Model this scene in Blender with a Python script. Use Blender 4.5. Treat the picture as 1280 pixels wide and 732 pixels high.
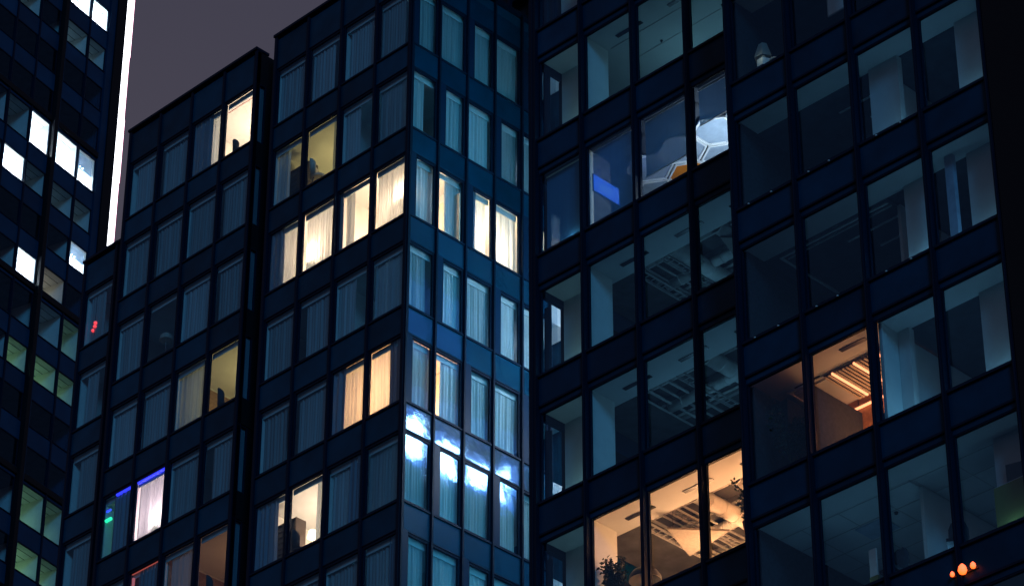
import bpy, math, random
from mathutils import Matrix, Vector
random.seed(7)
for _o in list(bpy.data.objects): bpy.data.objects.remove(_o)
SC = bpy.context.scene
COL = SC.collection
# ------------------------------------------------------------------ camera, sky, light, exposure
YAW, PIT, ROL, FPX = -0.7825873, 0.5847250, 0.0021964, 4015.27
_f = Vector((math.sin(YAW)*math.cos(PIT), math.cos(YAW)*math.cos(PIT), math.sin(PIT)))
_r0 = Vector((math.cos(YAW), -math.sin(YAW), 0)); _u0 = _r0.cross(_f)
_r = math.cos(ROL)*_r0 + math.sin(ROL)*_u0; _u = -math.sin(ROL)*_r0 + math.cos(ROL)*_u0
cam = bpy.data.objects.new('camera', bpy.data.cameras.new('camera')); COL.objects.link(cam)
cam.data.sensor_width = 36; cam.data.sensor_fit = 'HORIZONTAL'; cam.data.lens = 36*FPX/1280
cam.data.clip_start = 0.5; cam.data.clip_end = 5000
cam.matrix_world = Matrix(((_r.x, _u.x, -_f.x, 0), (_r.y, _u.y, -_f.y, 0), (_r.z, _u.z, -_f.z, 1.6), (0, 0, 0, 1)))
SC.camera = cam
W = bpy.data.worlds.new('World'); SC.world = W; W.use_nodes = True
wn, wl = W.node_tree.nodes, W.node_tree.links
bg = wn['Background']; bg.inputs['Strength'].default_value = 1.0
tc = wn.new('ShaderNodeTexCoord'); sx = wn.new('ShaderNodeSeparateXYZ'); rp = wn.new('ShaderNodeValToRGB')
wl.new(tc.outputs['Generated'], sx.inputs[0]); wl.new(sx.outputs['Z'], rp.inputs[0]); wl.new(rp.outputs[0], bg.inputs['Color'])
cn = wn.new('ShaderNodeTexNoise'); cn.inputs['Scale'].default_value = 3.0; cn.inputs['Detail'].default_value = 3
wl.new(tc.outputs['Generated'], cn.inputs['Vector']); cm_ = wn.new('ShaderNodeMath'); cm_.operation = 'MULTIPLY_ADD'; cm_.inputs[1].default_value = 0.16
wl.new(cn.outputs['Fac'], cm_.inputs[0]); ad = wn.new('ShaderNodeMath'); ad.operation = 'ADD'; wl.new(sx.outputs['Z'], cm_.inputs[2])
ad.inputs[1].default_value = -0.08; wl.new(cm_.outputs[0], ad.inputs[0]); wl.new(ad.outputs[0], rp.inputs[0])
rp.color_ramp.elements[0].position = 0.0; rp.color_ramp.elements[0].color = (0.092, 0.078, 0.100, 1)   # town glow low in the sky
rp.color_ramp.elements[1].position = 1.0; rp.color_ramp.elements[1].color = (0.038, 0.040, 0.072, 1)
_e = rp.color_ramp.elements.new(0.55); _e.color = (0.068, 0.061, 0.084, 1)
_e = rp.color_ramp.elements.new(0.64); _e.color = (0.050, 0.048, 0.073, 1)
sd = bpy.data.lights.new('moon_light', 'SUN'); sd.energy = 0.66; sd.angle = math.radians(16); sd.color = (0.06, 0.48, 1.0)
sun = bpy.data.objects.new('moon_light', sd); COL.objects.link(sun)
sun.rotation_euler = Vector((-0.78, 0.53, -0.34)).to_track_quat('-Z', 'Y').to_euler()
SC.view_settings.view_transform = 'Standard'; SC.view_settings.look = 'None'
SC.view_settings.exposure = 0.0; SC.view_settings.gamma = 1.0
SC.cycles.use_denoising = True
SC.cycles.max_bounces = 8; SC.cycles.transparent_max_bounces = 16
SC.cycles.diffuse_bounces = 3; SC.cycles.glossy_bounces = 4
SC.cycles.caustics_reflective = False; SC.cycles.caustics_refractive = False
SC.cycles.sample_clamp_indirect = 4.0

# ------------------------------------------------------------------ materials
MAT = {}
def vary(n, l, col, amount):
    """each object a little lighter or darker than the next: different batches of cloth and cladding"""
    oi = n.new('ShaderNodeObjectInfo'); mr = n.new('ShaderNodeMapRange'); l.new(oi.outputs['Random'], mr.inputs[0])
    mr.inputs[3].default_value = 1-amount; mr.inputs[4].default_value = 1+amount
    vm = n.new('ShaderNodeVectorMath'); vm.operation = 'SCALE'; l.new(col, vm.inputs[0]); l.new(mr.outputs[0], vm.inputs['Scale'])
    return vm.outputs[0]
def principled(name, col, rough=0.5, spec=0.5, metal=0.0, var=0.0, scale=6.0, bump=0.0, rand=0.0):
    m = bpy.data.materials.new(name); m.use_nodes = True
    n, l = m.node_tree.nodes, m.node_tree.links; b = n['Principled BSDF']
    b.inputs['Base Color'].default_value = (*col, 1); b.inputs['Roughness'].default_value = rough
    b.inputs['Metallic'].default_value = metal; b.inputs['Specular IOR Level'].default_value = spec
    if var or bump:
        g = n.new('ShaderNodeNewGeometry'); t = n.new('ShaderNodeTexNoise'); t.inputs['Scale'].default_value = scale
        t.inputs['Detail'].default_value = 5; l.new(g.outputs['Position'], t.inputs['Vector'])
        if var:
            r = n.new('ShaderNodeValToRGB'); l.new(t.outputs['Fac'], r.inputs[0])
            r.color_ramp.elements[0].position = 0.3; r.color_ramp.elements[1].position = 0.7
            r.color_ramp.elements[0].color = (*[c*(1-var) for c in col], 1); r.color_ramp.elements[1].color = (*[min(1, c*(1+var)) for c in col], 1)
            l.new(vary(n, l, r.outputs[0], rand) if rand else r.outputs[0], b.inputs['Base Color'])
        if bump:
            bp = n.new('ShaderNodeBump'); bp.inputs['Strength'].default_value = bump; bp.inputs['Distance'].default_value = 0.05
            l.new(t.outputs['Fac'], bp.inputs['Height']); l.new(bp.outputs[0], b.inputs['Normal'])
    MAT[name] = m; return m
def emission(name, col, strength):
    m = bpy.data.materials.new(name); m.use_nodes = True
    n, l = m.node_tree.nodes, m.node_tree.links; b = n['Principled BSDF']
    b.inputs['Base Color'].default_value = (0.6, 0.6, 0.6, 1)
    b.inputs['Emission Color'].default_value = (*col, 1); b.inputs['Emission Strength'].default_value = strength
    MAT[name] = m; return m
def glass(name, tint, wave, wscale, f0=0.05, gain=1.0, refl=(0.24, 0.58, 1.0), rough=0.015, detail=0.6):
    m = bpy.data.materials.new(name); m.use_nodes = True
    n, l = m.node_tree.nodes, m.node_tree.links; n.remove(n['Principled BSDF']); out = n['Material Output']
    tr = n.new('ShaderNodeBsdfTransparent'); tr.inputs[0].default_value = (*tint, 1)
    gl = n.new('ShaderNodeBsdfGlossy'); gl.inputs['Roughness'].default_value = rough; gl.inputs[0].default_value = (*refl, 1)
    def mth(op, a, b):
        q = n.new('ShaderNodeMath'); q.operation = op
        for k, v in enumerate((a, b)):
            if isinstance(v, float): q.inputs[k].default_value = v
            elif v is not None: l.new(v, q.inputs[k])
        return q.outputs[0]
    g0 = n.new('ShaderNodeNewGeometry'); dt = n.new('ShaderNodeVectorMath'); dt.operation = 'DOT_PRODUCT'
    l.new(g0.outputs['Incoming'], dt.inputs[0]); l.new(g0.outputs['Normal'], dt.inputs[1])
    c_ = mth('ABSOLUTE', dt.outputs['Value'], None)          # Schlick's reflectance of a thin pane
    fac = mth('MULTIPLY', mth('ADD', mth('MULTIPLY', mth('POWER', mth('SUBTRACT', 1.0, c_), 5.0), 1.0-f0), f0), gain)
    g = n.new('ShaderNodeNewGeometry'); t = n.new('ShaderNodeTexNoise'); t.inputs['Scale'].default_value = wscale; t.inputs['Detail'].default_value = detail
    l.new(g.outputs['Position'], t.inputs['Vector'])
    bp = n.new('ShaderNodeBump'); bp.inputs['Strength'].default_value = 1.0; bp.inputs['Distance'].default_value = wave
    l.new(t.outputs['Fac'], bp.inputs['Height']); l.new(bp.outputs[0], gl.inputs['Normal'])
    mx = n.new('ShaderNodeMixShader'); l.new(fac, mx.inputs[0]); l.new(tr.outputs[0], mx.inputs[1]); l.new(gl.outputs[0], mx.inputs[2])
    l.new(mx.outputs[0], out.inputs['Surface']); MAT[name] = m; return m
def cloth(name, col, trans, var=0.12):
    m = bpy.data.materials.new(name); m.use_nodes = True
    n, l = m.node_tree.nodes, m.node_tree.links; n.remove(n['Principled BSDF']); out = n['Material Output']
    g = n.new('ShaderNodeNewGeometry'); mp = n.new('ShaderNodeMapping'); mp.inputs['Scale'].default_value = (9, 9, 0.35)
    t = n.new('ShaderNodeTexNoise'); t.inputs['Scale'].default_value = 1.0; t.inputs['Detail'].default_value = 4
    l.new(g.outputs['Position'], mp.inputs[0]); l.new(mp.outputs[0], t.inputs['Vector'])
    r = n.new('ShaderNodeValToRGB'); l.new(t.outputs['Fac'], r.inputs[0])
    r.color_ramp.elements[0].position = 0.3; r.color_ramp.elements[1].position = 0.7
    r.color_ramp.elements[0].color = (*[c*(1-var) for c in col], 1); r.color_ramp.elements[1].color = (*[min(1, c*(1+var)) for c in col], 1)
    d = n.new('ShaderNodeBsdfDiffuse'); s = n.new('ShaderNodeBsdfTranslucent')
    cc = vary(n, l, r.outputs[0], 0.22); l.new(cc, d.inputs[0]); l.new(cc, s.inputs[0])
    mx = n.new('ShaderNodeMixShader'); mx.inputs[0].default_value = trans
    l.new(d.outputs[0], mx.inputs[1]); l.new(s.outputs[0], mx.inputs[2]); l.new(mx.outputs[0], out.inputs['Surface'])
    MAT[name] = m; return m

principled('hotel_spandrel', (0.002, 0.044, 0.084), 0.34, 0.10, var=0.2, scale=1.3, rand=0.25)
principled('office_spandrel', (0.001, 0.036, 0.080), 0.34, 0.10, var=0.2, scale=1.1, rand=0.25)
principled('tower_spandrel', (0.001, 0.040, 0.095), 0.34, 0.10, var=0.2, scale=0.5, rand=0.2)
principled('mullion', (0.001, 0.010, 0.026), 0.5, 0.12)
principled('transom', (0.002, 0.014, 0.034), 0.5, 0.12)
principled('black_cladding', (0.004, 0.005, 0.008), 0.6, 0.2)
principled('pier_panel', (0.002, 0.020, 0.050), 0.4, 0.12)
principled('plaster', (0.62, 0.64, 0.62), 0.8, 0.2, var=0.05, scale=2.5)
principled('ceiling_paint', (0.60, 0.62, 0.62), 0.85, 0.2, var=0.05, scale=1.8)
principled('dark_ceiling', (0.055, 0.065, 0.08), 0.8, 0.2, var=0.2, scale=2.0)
principled('concrete', (0.30, 0.30, 0.29), 0.85, 0.2, var=0.15, scale=3.0)
principled('dark_concrete', (0.10, 0.10, 0.10), 0.9, 0.1, var=0.25, scale=2.0)
principled('carpet', (0.06, 0.065, 0.075), 0.95, 0.1, var=0.2, scale=12)
principled('lit_soffit_paint', (0.46, 0.60, 0.62), 0.7, 0.2, var=0.06, scale=3)  # pale teal of a lit ceiling strip put into the paint
principled('dark_wood', (0.035, 0.024, 0.018), 0.45, 0.4, var=0.25, scale=5)
principled('brown_wallpaper', (0.26, 0.17, 0.11), 0.7, 0.2, var=0.25, scale=9)
principled('wood', (0.34, 0.15, 0.06), 0.45, 0.4, var=0.3, scale=7)
principled('duct_metal', (0.62, 0.60, 0.57), 0.55, 0.5, var=0.15, scale=4)
principled('tray_metal', (0.38, 0.37, 0.36), 0.5, 0.5)
principled('dark_metal', (0.02, 0.022, 0.026), 0.4, 0.5)
principled('chrome', (0.55, 0.55, 0.56), 0.25, 0.5, metal=0.9)
principled('acoustic_felt', (0.24, 0.22, 0.20), 0.95, 0.1, var=0.12, scale=15)
principled('hex_white', (0.36, 0.44, 0.54), 0.6, 0.3, var=0.12, scale=4)
principled('hex_orange', (0.85, 0.23, 0.005), 0.6, 0.3)
principled('hex_edge', (0.92, 0.93, 0.93), 0.5, 0.3)
principled('leaf', (0.045, 0.085, 0.030), 0.5, 0.4, var=0.4, scale=8)
principled('dark_leaf', (0.018, 0.030, 0.018), 0.6, 0.3, var=0.4, scale=8)
principled('bark', (0.09, 0.06, 0.035), 0.9, 0.2, var=0.3, scale=10)
principled('clay', (0.30, 0.15, 0.08), 0.8, 0.2)
principled('white_plastic', (0.72, 0.74, 0.72), 0.45, 0.4)
principled('cream_fabric', (0.60, 0.52, 0.40), 0.9, 0.2, var=0.1, scale=8)
principled('charcoal_fabric', (0.03, 0.033, 0.04), 0.9, 0.2, var=0.2, scale=8)
principled('yellow_board', (0.22, 0.20, 0.05), 0.8, 0.2)
principled('asphalt', (0.05, 0.05, 0.052), 0.9, 0.3, var=0.25, scale=0.4)
principled('roof_felt', (0.03, 0.032, 0.036), 0.9, 0.2, var=0.2, scale=2)
principled('rear_cladding', (0.010, 0.018, 0.035), 0.6, 0.2, var=0.3, scale=0.6)
principled('slat_paint', (0.004, 0.005, 0.010), 0.5, 0.3)
glass('hotel_glass', (0.94, 0.97, 0.985), 0.004, 1.6)
glass('side_glass', (0.92, 0.97, 0.985), 0.0066, 1.8, gain=1.3, refl=(0.42, 0.70, 1.0), rough=0.075, detail=1.6)
glass('office_glass', (0.90, 0.95, 0.975), 0.003, 1.1, gain=1.25)
glass('tower_glass', (0.90, 0.95, 0.975), 0.003, 0.8, gain=0.6)
cloth('sheer', (0.50, 0.57, 0.60), 0.45)
cloth('side_sheer', (0.58, 0.70, 0.72), 0.40)
cloth('side_opaque', (0.50, 0.64, 0.66), 0.03)
cloth('blackout', (0.17, 0.21, 0.26), 0.02)
_m = cloth('roller_cloth', (0.13, 0.32, 0.52), 0.10, var=0.04)
_n, _l = _m.node_tree.nodes, _m.node_tree.links          # open weave: part of the light passes straight through
_mx = _n.new('ShaderNodeMixShader'); _mx.inputs[0].default_value = 0.38; _tr = _n.new('ShaderNodeBsdfTransparent')
_o = _n['Material Output']; _src = _o.inputs['Surface'].links[0].from_socket
_l.new(_src, _mx.inputs[1]); _l.new(_tr.outputs[0], _mx.inputs[2]); _l.new(_mx.outputs[0], _o.inputs['Surface'])
cloth('lamp_cloth', (0.75, 0.70, 0.60), 0.55, var=0.03)
emission('led_white', (0.92, 0.93, 1.0), 4.0)
emission('fringe_pink', (1.0, 0.12, 0.30), 1.0)
emission('led_blue', (0.03, 0.04, 1.0), 1.6)
emission('led_green', (0.02, 0.9, 0.40), 1.6)
emission('led_red', (1.0, 0.05, 0.05), 1.3)
emission('led_redwarm', (1.0, 0.16, 0.10), 0.4)
emission('reflection_red', (1.0, 0.10, 0.01), 3.2)
emission('led_orange', (1.0, 0.30, 0.12), 2.6)
emission('screen_blue', (0.005, 0.13, 1.0), 3.4)
emission('screen_text', (0.10, 0.35, 0.95), 3.0)
emission('warm_shade', (1.0, 0.72, 0.42), 5.0)
emission('white_panel', (0.80, 0.90, 1.0), 5.0)
emission('bright_window', (0.72, 0.85, 1.0), 60.0)
emission('blue_window', (0.10, 0.32, 0.95), 0.8)
emission('teal_window', (0.12, 0.36, 0.75), 0.16)
emission('alley_fill', (0.13, 0.62, 0.92), 2.7)
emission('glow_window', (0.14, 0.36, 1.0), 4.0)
emission('spark', (0.9, 0.95, 1.0), 6.0)

# ------------------------------------------------------------------ mesh helpers
class MB:
    def __init__(s): s.v = []; s.f = []
    def box(s, x0, x1, y0, y1, z0, z1):
        k = len(s.v)
        s.v += [(x0,y0,z0),(x1,y0,z0),(x1,y1,z0),(x0,y1,z0),(x0,y0,z1),(x1,y0,z1),(x1,y1,z1),(x0,y1,z1)]
        s.f += [tuple(k+i for i in q) for q in ((0,3,2,1),(4,5,6,7),(0,1,5,4),(1,2,6,5),(2,3,7,6),(3,0,4,7))]
        return s
    def ring(s, x0, x1, y0, y1, z0, z1, b):       # a window-like frame in the x-z plane
        s.box(x0, x1, y0, y1, z0, z0+b); s.box(x0, x1, y0, y1, z1-b, z1)
        s.box(x0, x0+b, y0+0.002, y1-0.002, z0+b, z1-b); s.box(x1-b, x1, y0+0.002, y1-0.002, z0+b, z1-b); return s
    def prism(s, pts, z0, z1):
        k = len(s.v); n = len(pts)
        s.v += [(p[0], p[1], z0) for p in pts] + [(p[0], p[1], z1) for p in pts]
        s.f += [tuple(range(k+n-1, k-1, -1)), tuple(range(k+n, k+2*n))]
        s.f += [(k+i, k+(i+1) % n, k+n+(i+1) % n, k+n+i) for i in range(n)]; return s
    def tube(s, pts, rads, seg=10):
        pts = [Vector(p) for p in pts]; k = len(s.v); n = len(pts)
        for i, p in enumerate(pts):
            d = (pts[min(i+1, n-1)] - pts[max(i-1, 0)]).normalized()
            a = d.cross(Vector((0.13, 0.27, 1)) if abs(d.z) < 0.9 else Vector((1, 0, 0))).normalized(); b = d.cross(a)
            r = rads[i] if isinstance(rads, (list, tuple)) else rads
            s.v += [tuple(p + r*(math.cos(2*math.pi*j/seg)*a + math.sin(2*math.pi*j/seg)*b)) for j in range(seg)]
        for i in range(n-1):
            s.f += [(k+i*seg+j, k+i*seg+(j+1) % seg, k+(i+1)*seg+(j+1) % seg, k+(i+1)*seg+j) for j in range(seg)]
        s.f += [tuple(k+j for j in range(seg-1, -1, -1)), tuple(k+(n-1)*seg+j for j in range(seg))]; return s
    def lathe(s, prof, seg=20, c=(0, 0)):
        k = len(s.v); n = len(prof)
        for r, z in prof: s.v += [(c[0]+r*math.cos(2*math.pi*j/seg), c[1]+r*math.sin(2*math.pi*j/seg), z) for j in range(seg)]
        for i in range(n-1):
            s.f += [(k+i*seg+j, k+i*seg+(j+1) % seg, k+(i+1)*seg+(j+1) % seg, k+(i+1)*seg+j) for j in range(seg)]
        return s
    def mesh(s, name, mat, smooth=False):
        me = bpy.data.meshes.new(name); me.from_pydata(s.v, [], s.f); me.materials.append(MAT[mat])
        if smooth: me.polygons.foreach_set('use_smooth', [True]*len(me.polygons))
        me.update(); return me
WM = {}
def link(o, parent=None, M=Matrix.Identity(4)):
    COL.objects.link(o); WM[o] = M.copy()
    if parent is not None:
        o.parent = parent; o.matrix_basis = WM[parent].inverted() @ M
    else: o.matrix_basis = M
    return o
def obj(name, mb, mat, parent=None, M=Matrix.Identity(4), smooth=False):
    me = mb if isinstance(mb, bpy.types.Mesh) else mb.mesh(name, mat, smooth)
    return link(bpy.data.objects.new(name, me), parent, M)
def empty(name, M): return link(bpy.data.objects.new(name, None), None, M)
def tag(o, label, cat, group=None, kind=None):
    if label: o['label'] = label
    if cat: o['category'] = cat
    if group: o['group'] = group
    if kind: o['kind'] = kind
    return o
def T(x, y, z): return Matrix.Translation((x, y, z))
def frame(x, y, deg): return T(x, y, 0) @ Matrix.Rotation(math.radians(deg), 4, 'Z')
def light(name, p, power, col, M=Matrix.Identity(4), rad=0.12, parent=None):
    d = bpy.data.lights.new(name, 'POINT'); d.energy = power; d.color = col; d.shadow_soft_size = rad
    return link(bpy.data.objects.new(name, d), parent, M @ T(*p))
CACHE = {}
def cached(key, fn):
    if key not in CACHE: CACHE[key] = fn()
    return CACHE[key]
ORD = ['top', 'second', 'third', 'fourth', 'fifth', 'sixth', 'seventh', 'eighth']
NTH = ['first', 'second', 'third', 'fourth', 'fifth']

# ------------------------------------------------------------------ ground
tag(obj('ground', MB().box(-1500, 1500, -1500, 1500, -0.5, 0), 'asphalt'), None, None, kind='structure')

# ------------------------------------------------------------------ facade pieces shared by the buildings
def window(parent, M, w, h, gmat, b=0.05, name='window', glass_at=0.07):
    """frame standing between u=0..w, z=0..h, glass set back in it"""
    key = (round(w, 3), round(h, 3), b, glass_at)
    fm = cached(('wf',)+key, lambda: MB().ring(0, w, glass_at-0.03, glass_at+0.05, 0, h, b).mesh('window_frame', 'mullion'))
    pm = cached(('wp', gmat)+key, lambda: MB().box(b-0.004, w-b+0.004, glass_at, glass_at+0.012, b-0.004, h-b+0.004).mesh('window_pane', gmat))
    o = obj(name, fm, None, parent, M); obj('pane', pm, None, o, M); return o
def panel(parent, M, w, h, mat, name='spandrel_panel', y0=0.03, y1=0.12):
    me = cached(('pn', mat, round(w, 3), round(h, 3), y0, y1), lambda: MB().box(0, w, y0, y1, 0, h).mesh(name, mat))
    return obj(name, me, None, parent, M)
def bar(parent, M, x0, x1, y0, y1, z0, z1, mat, name): return obj(name, MB().box(x0, x1, y0, y1, z0, z1), mat, parent, M)

def curtain_mesh(w, h, amp, wl, seed, flare=0.0, name='curtain', mat='sheer'):
    rnd = random.Random(seed); n = max(8, int(w/0.028)); m = 5
    ph = [rnd.uniform(0, 6.28) for _ in range(4)]; k1 = 2*math.pi/wl; k2 = k1*rnd.uniform(0.52, 0.7); k3 = k1*rnd.uniform(1.6, 1.9)
    mb = MB()
    for j in range(m+1):
        t = j/m
        for i in range(n+1):
            x = w*i/n; s = 1.15-0.35*t
            y = amp*s*(math.sin(k1*x+ph[0]+0.5*math.sin(k2*x*0.5+ph[3])) + 0.55*math.sin(k2*x+ph[1]) + 0.3*math.sin(k3*x+ph[2]+0.8*t))
            mb.v.append((x + flare*(1-t)*(x/w) + 0.012*math.sin(3*t+ph[1]), y, h*t))
    for j in range(m):
        for i in range(n): mb.f.append((j*(n+1)+i, j*(n+1)+i+1, (j+1)*(n+1)+i+1, (j+1)*(n+1)+i))
    return mb.mesh(name, mat, True)
CS = [0]
def curtain(M, x0, x1, h, kind, label, group, depth=0.27, mat=None, flare=0.0):
    CS[0] += 1
    mt = mat or {'s': 'sheer', 'd': 'blackout', 't': 'side_sheer', 'o': 'side_opaque'}[kind]
    amp = {'s': 0.024, 't': 0.026, 'o': 0.03, 'd': 0.038}[kind]; wl = {'s': 0.135, 't': 0.13, 'o': 0.15, 'd': 0.19}[kind]*random.Random(CS[0]).uniform(0.85, 1.2)
    me = curtain_mesh(x1-x0, h, amp, wl, CS[0]*17, flare, 'curtain', mt)
    o = obj('curtain', me, None, None, M @ T(x0, depth, 0)); tag(o, label, 'curtain', group); return o

# ------------------------------------------------------------------ small furnishings
def table_lamp(M, label, power, col, shade='warm_shade', group=None):
    t = tag(empty('table_lamp', M), label, 'lamp', group)
    obj('base', MB().lathe([(0, 0), (0.09, 0), (0.09, 0.02), (0.03, 0.04), (0.02, 0.3)]), 'chrome', t, M, True)
    obj('shade', MB().lathe([(0.17, 0.26), (0.12, 0.5)]), shade, t, M, True)
    if power: light('lamp_light', (0, 0, 0.62), power, col, M, 0.06, t)
    return t
def floor_lamp(M, label):
    t = tag(empty('floor_lamp', M), label, 'lamp')
    obj('base', MB().lathe([(0, 0), (0.15, 0), (0.15, 0.02), (0.015, 0.04), (0.012, 1.42)]), 'chrome', t, M, True)
    obj('shade', MB().lathe([(0.24, 1.36), (0.22, 1.52), (0.12, 1.62), (0.01, 1.65)]), 'lamp_cloth', t, M, True); return t
def round_chair(M, label, mat='charcoal_fabric', s=1.0):
    t = tag(empty('round_chair', M), label, 'chair')
    obj('seat', MB().lathe([(0, 0.40*s), (0.27*s, 0.40*s), (0.29*s, 0.44*s), (0.26*s, 0.5*s), (0, 0.51*s)]), mat, t, M, True)
    mb = MB(); n = 18                        # curved shell back with a round top
    for i in range(n+1):
        a = math.pi*(0.05 + 0.9*i/n); hgt = (0.42 + 0.38*math.sin(math.pi*i/n)**0.7)*s
        for r, z in ((0.30*s, 0.44*s), (0.33*s, 0.44*s+hgt), (0.28*s, 0.44*s+hgt), (0.25*s, 0.46*s)): mb.v.append((r*math.cos(a), r*math.sin(a), z))
    for i in range(n):
        for j in range(4): mb.f.append((4*i+j, 4*i+(j+1) % 4, 4*i+4+(j+1) % 4, 4*i+4+j))
    mb.f += [(3, 2, 1, 0), (4*n, 4*n+1, 4*n+2, 4*n+3)]
    obj('backrest', mb, mat, t, M, True)
    for a in (0.8, 2.3, 3.9, 5.5):
        obj('leg', MB().tube([(0.2*s*math.cos(a), 0.2*s*math.sin(a), 0.41*s), (0.26*s*math.cos(a), 0.26*s*math.sin(a), 0)], [0.018*s, 0.012*s], 8), 'dark_wood', t, M)
    return t
def office_chair(M, label):
    t = tag(empty('office_chair', M), label, 'chair', None)
    obj('seat', MB().prism([(-0.24, -0.24), (0.24, -0.24), (0.26, 0.2), (0.18, 0.26), (-0.18, 0.26), (-0.26, 0.2)], 0.44, 0.53), 'charcoal_fabric', t, M)
    mb = MB()
    for j, (z, hw, y) in enumerate(((0.58, 0.2, 0.26), (0.8, 0.25, 0.31), (1.05, 0.24, 0.33), (1.22, 0.17, 0.34), (1.28, 0.08, 0.34))):
        for x, yy in ((-hw, y-0.03), (0, y+0.03), (hw, y-0.03)): mb.v.append((x, yy, z))
        for x, yy in ((-hw, y+0.03), (0, y+0.09), (hw, y+0.03)): mb.v.append((x, yy, z))
    for j in range(4):
        a, b = 6*j, 6*j+6
        mb.f += [(a, a+1, b+1, b), (a+1, a+2, b+2, b+1), (a+4, a+3, b+3, b+4), (a+5, a+4, b+4, b+5), (a+3, a, b, b+3), (a+2, a+5, b+5, b+2)]
    mb.f += [(24, 25, 28, 27), (25, 26, 29, 28)]
    obj('backrest', mb, 'charcoal_fabric', t, M, True)
    obj('stem', MB().tube([(0, 0, 0.44), (0, 0, 0.09)], 0.03, 10), 'dark_metal', t, M)
    for k in range(5):
        a = k*2*math.pi/5; obj('foot', MB().tube([(0, 0, 0.1), (0.3*math.cos(a), 0.3*math.sin(a), 0.03)], [0.025, 0.015], 8), 'dark_metal', t, M)
    return t
def plant(M, label, h, r, n, leaf=0.07, mat='leaf', name='potted_plant', hang=0.0, seed=3, low=0.35):
    rnd = random.Random(seed); t = tag(empty(name, M), label, 'plant')
    obj('pot', MB().lathe([(0, 0), (0.13, 0), (0.17, 0.28), (0.18, 0.3), (0.15, 0.3), (0.14, 0.26), (0, 0.26)]), 'clay', t, M, True)
    st, fo = MB(), MB()
    for k in range(9):
        a = rnd.uniform(0, 6.28); rr = r*rnd.uniform(0.3, 1); hh = h*rnd.uniform(0.55, 1)
        pts = [Vector((0.05*math.cos(a)*i, 0.05*math.sin(a)*i, 0.25)) if i == 0 else
               Vector((rr*math.cos(a)*(i/5)**1.4, rr*math.sin(a)*(i/5)**1.4, 0.25+(hh-0.25)*(i/5)**0.8 - hang*(i/5)**3)) for i in range(6)]
        st.tube(pts, [0.012, 0.01, 0.009, 0.007, 0.005, 0.003], 6)
        for q in range(n//9):
            f = rnd.uniform(low, 1)*5; i = min(4, int(f)); p = pts[i].lerp(pts[i+1], f-i)
            p = p + Vector((rnd.gauss(0, 0.06), rnd.gauss(0, 0.06), rnd.gauss(0, 0.05)))*(r/0.4)
            d = Vector((rnd.gauss(0, 1), rnd.gauss(0, 1), rnd.gauss(-0.2, 0.7))).normalized(); L = leaf*rnd.uniform(0.7, 1.3)
            s = d.cross(Vector((rnd.gauss(0, 1), rnd.gauss(0, 1), rnd.gauss(0, 1)))).normalized()*L*0.34
            kk = len(fo.v); nb = d.cross(s).normalized()*L*0.1
            fo.v += [tuple(p), tuple(p+d*L*0.45+s), tuple(p+d*L), tuple(p+d*L*0.45-s), tuple(p+d*L*0.45-nb)]
            fo.f += [(kk, kk+1, kk+4), (kk+1, kk+2, kk+4), (kk+2, kk+3, kk+4), (kk+3, kk, kk+4)]
    obj('stem', st, 'bark', t, M)
    tag(obj('foliage', fo, mat, t, M), None, None, kind='stuff'); return t

# ------------------------------------------------------------------ the hotel: three wings, one building
SILL = [66.70, 63.27, 59.84, 56.39, 52.91, 49.43, 45.97, 42.5]     # bottom of the windows, row by row
WH = 2.45                                                           # window height
ROOF = 70.62
HB = empty('hotel_building', T(-68.5, 62.0, 0))
tag(HB, 'dark glass hotel block with stepped wings and many curtained windows', 'building')
FB = frame(-68.04, 56.76, 0); FA = frame(-75.93, 56.75, 0); FC = frame(-79.40, 57.80, 0); FR = frame(-61.12, 56.76, 90)
I4 = Matrix.Identity(4)
HG = 'curtains in the hotel windows'

def lit_soffit_strip(wo, M, w, mat='lit_soffit_paint', d=0.19):  # upright board standing in for the ceiling strip lit from below
    obj('lit_soffit_strip', cached(('pel', mat, round(w, 3), d), lambda: MB().box(0.03, w-0.03, d, d+0.02, WH-0.24, WH-0.03).mesh('lit_soffit_strip', mat)), None, wo, M)
def wing_front(F, nb, bw, x_left, roof, rows, edge=0.10):
    """mullions, spandrels, transoms and windows of one front of the hotel"""
    width = nb*bw
    zb = SILL[rows[-1]]-1.0
    for i in range(nb+1):
        hw = 0.045 if 0 < i < nb else 0.06
        c = i*bw + (0.06 if i == 0 else -0.06 if i == nb else 0)
        bar(HB, F, c-hw, c+hw, -0.045, 0.16, zb, roof-0.005, 'mullion', 'mullion')
    lo = [0.123] + [i*bw+0.048 for i in range(1, nb)]; hi = [i*bw-0.048 for i in range(1, nb)] + [width-0.123]
    for r in rows:
        s = SILL[r]; top = s+WH
        nxt = SILL[r-1] if r-1 in rows else roof-0.10
        for i in range(nb):
            w = hi[i]-lo[i]
            wo = window(HB, F @ T(lo[i], 0, s), w, WH, 'hotel_glass', 0.08); lit_soffit_strip(wo, F @ T(lo[i], 0, s), w)
            panel(HB, F @ T(lo[i], 0, top+0.04), w, nxt-top-0.10, 'hotel_spandrel')
            bar(HB, F @ T(lo[i], 0, 0), 0, w, -0.02, 0.125, s-0.058, s-0.003, 'transom', 'transom')
            bar(HB, F @ T(lo[i], 0, 0), 0, w, 0.015, 0.125, top+0.003, top+0.038, 'transom', 'transom')
    bar(HB, F, -0.02, width+0.02, -0.10, 0.5, roof-0.06, roof+0.04, 'mullion', 'parapet_cap')
    return lo, hi

RB = list(range(0, 7))
BLO, BHI = wing_front(FB, 4, 1.73, 0, ROOF, RB)
ALO, AHI = wing_front(FA, 4, 1.745, 0, ROOF, RB)
CLO, CHI = wing_front(FC, 1, 1.92, 0, 67.05, RB[1:])
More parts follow.
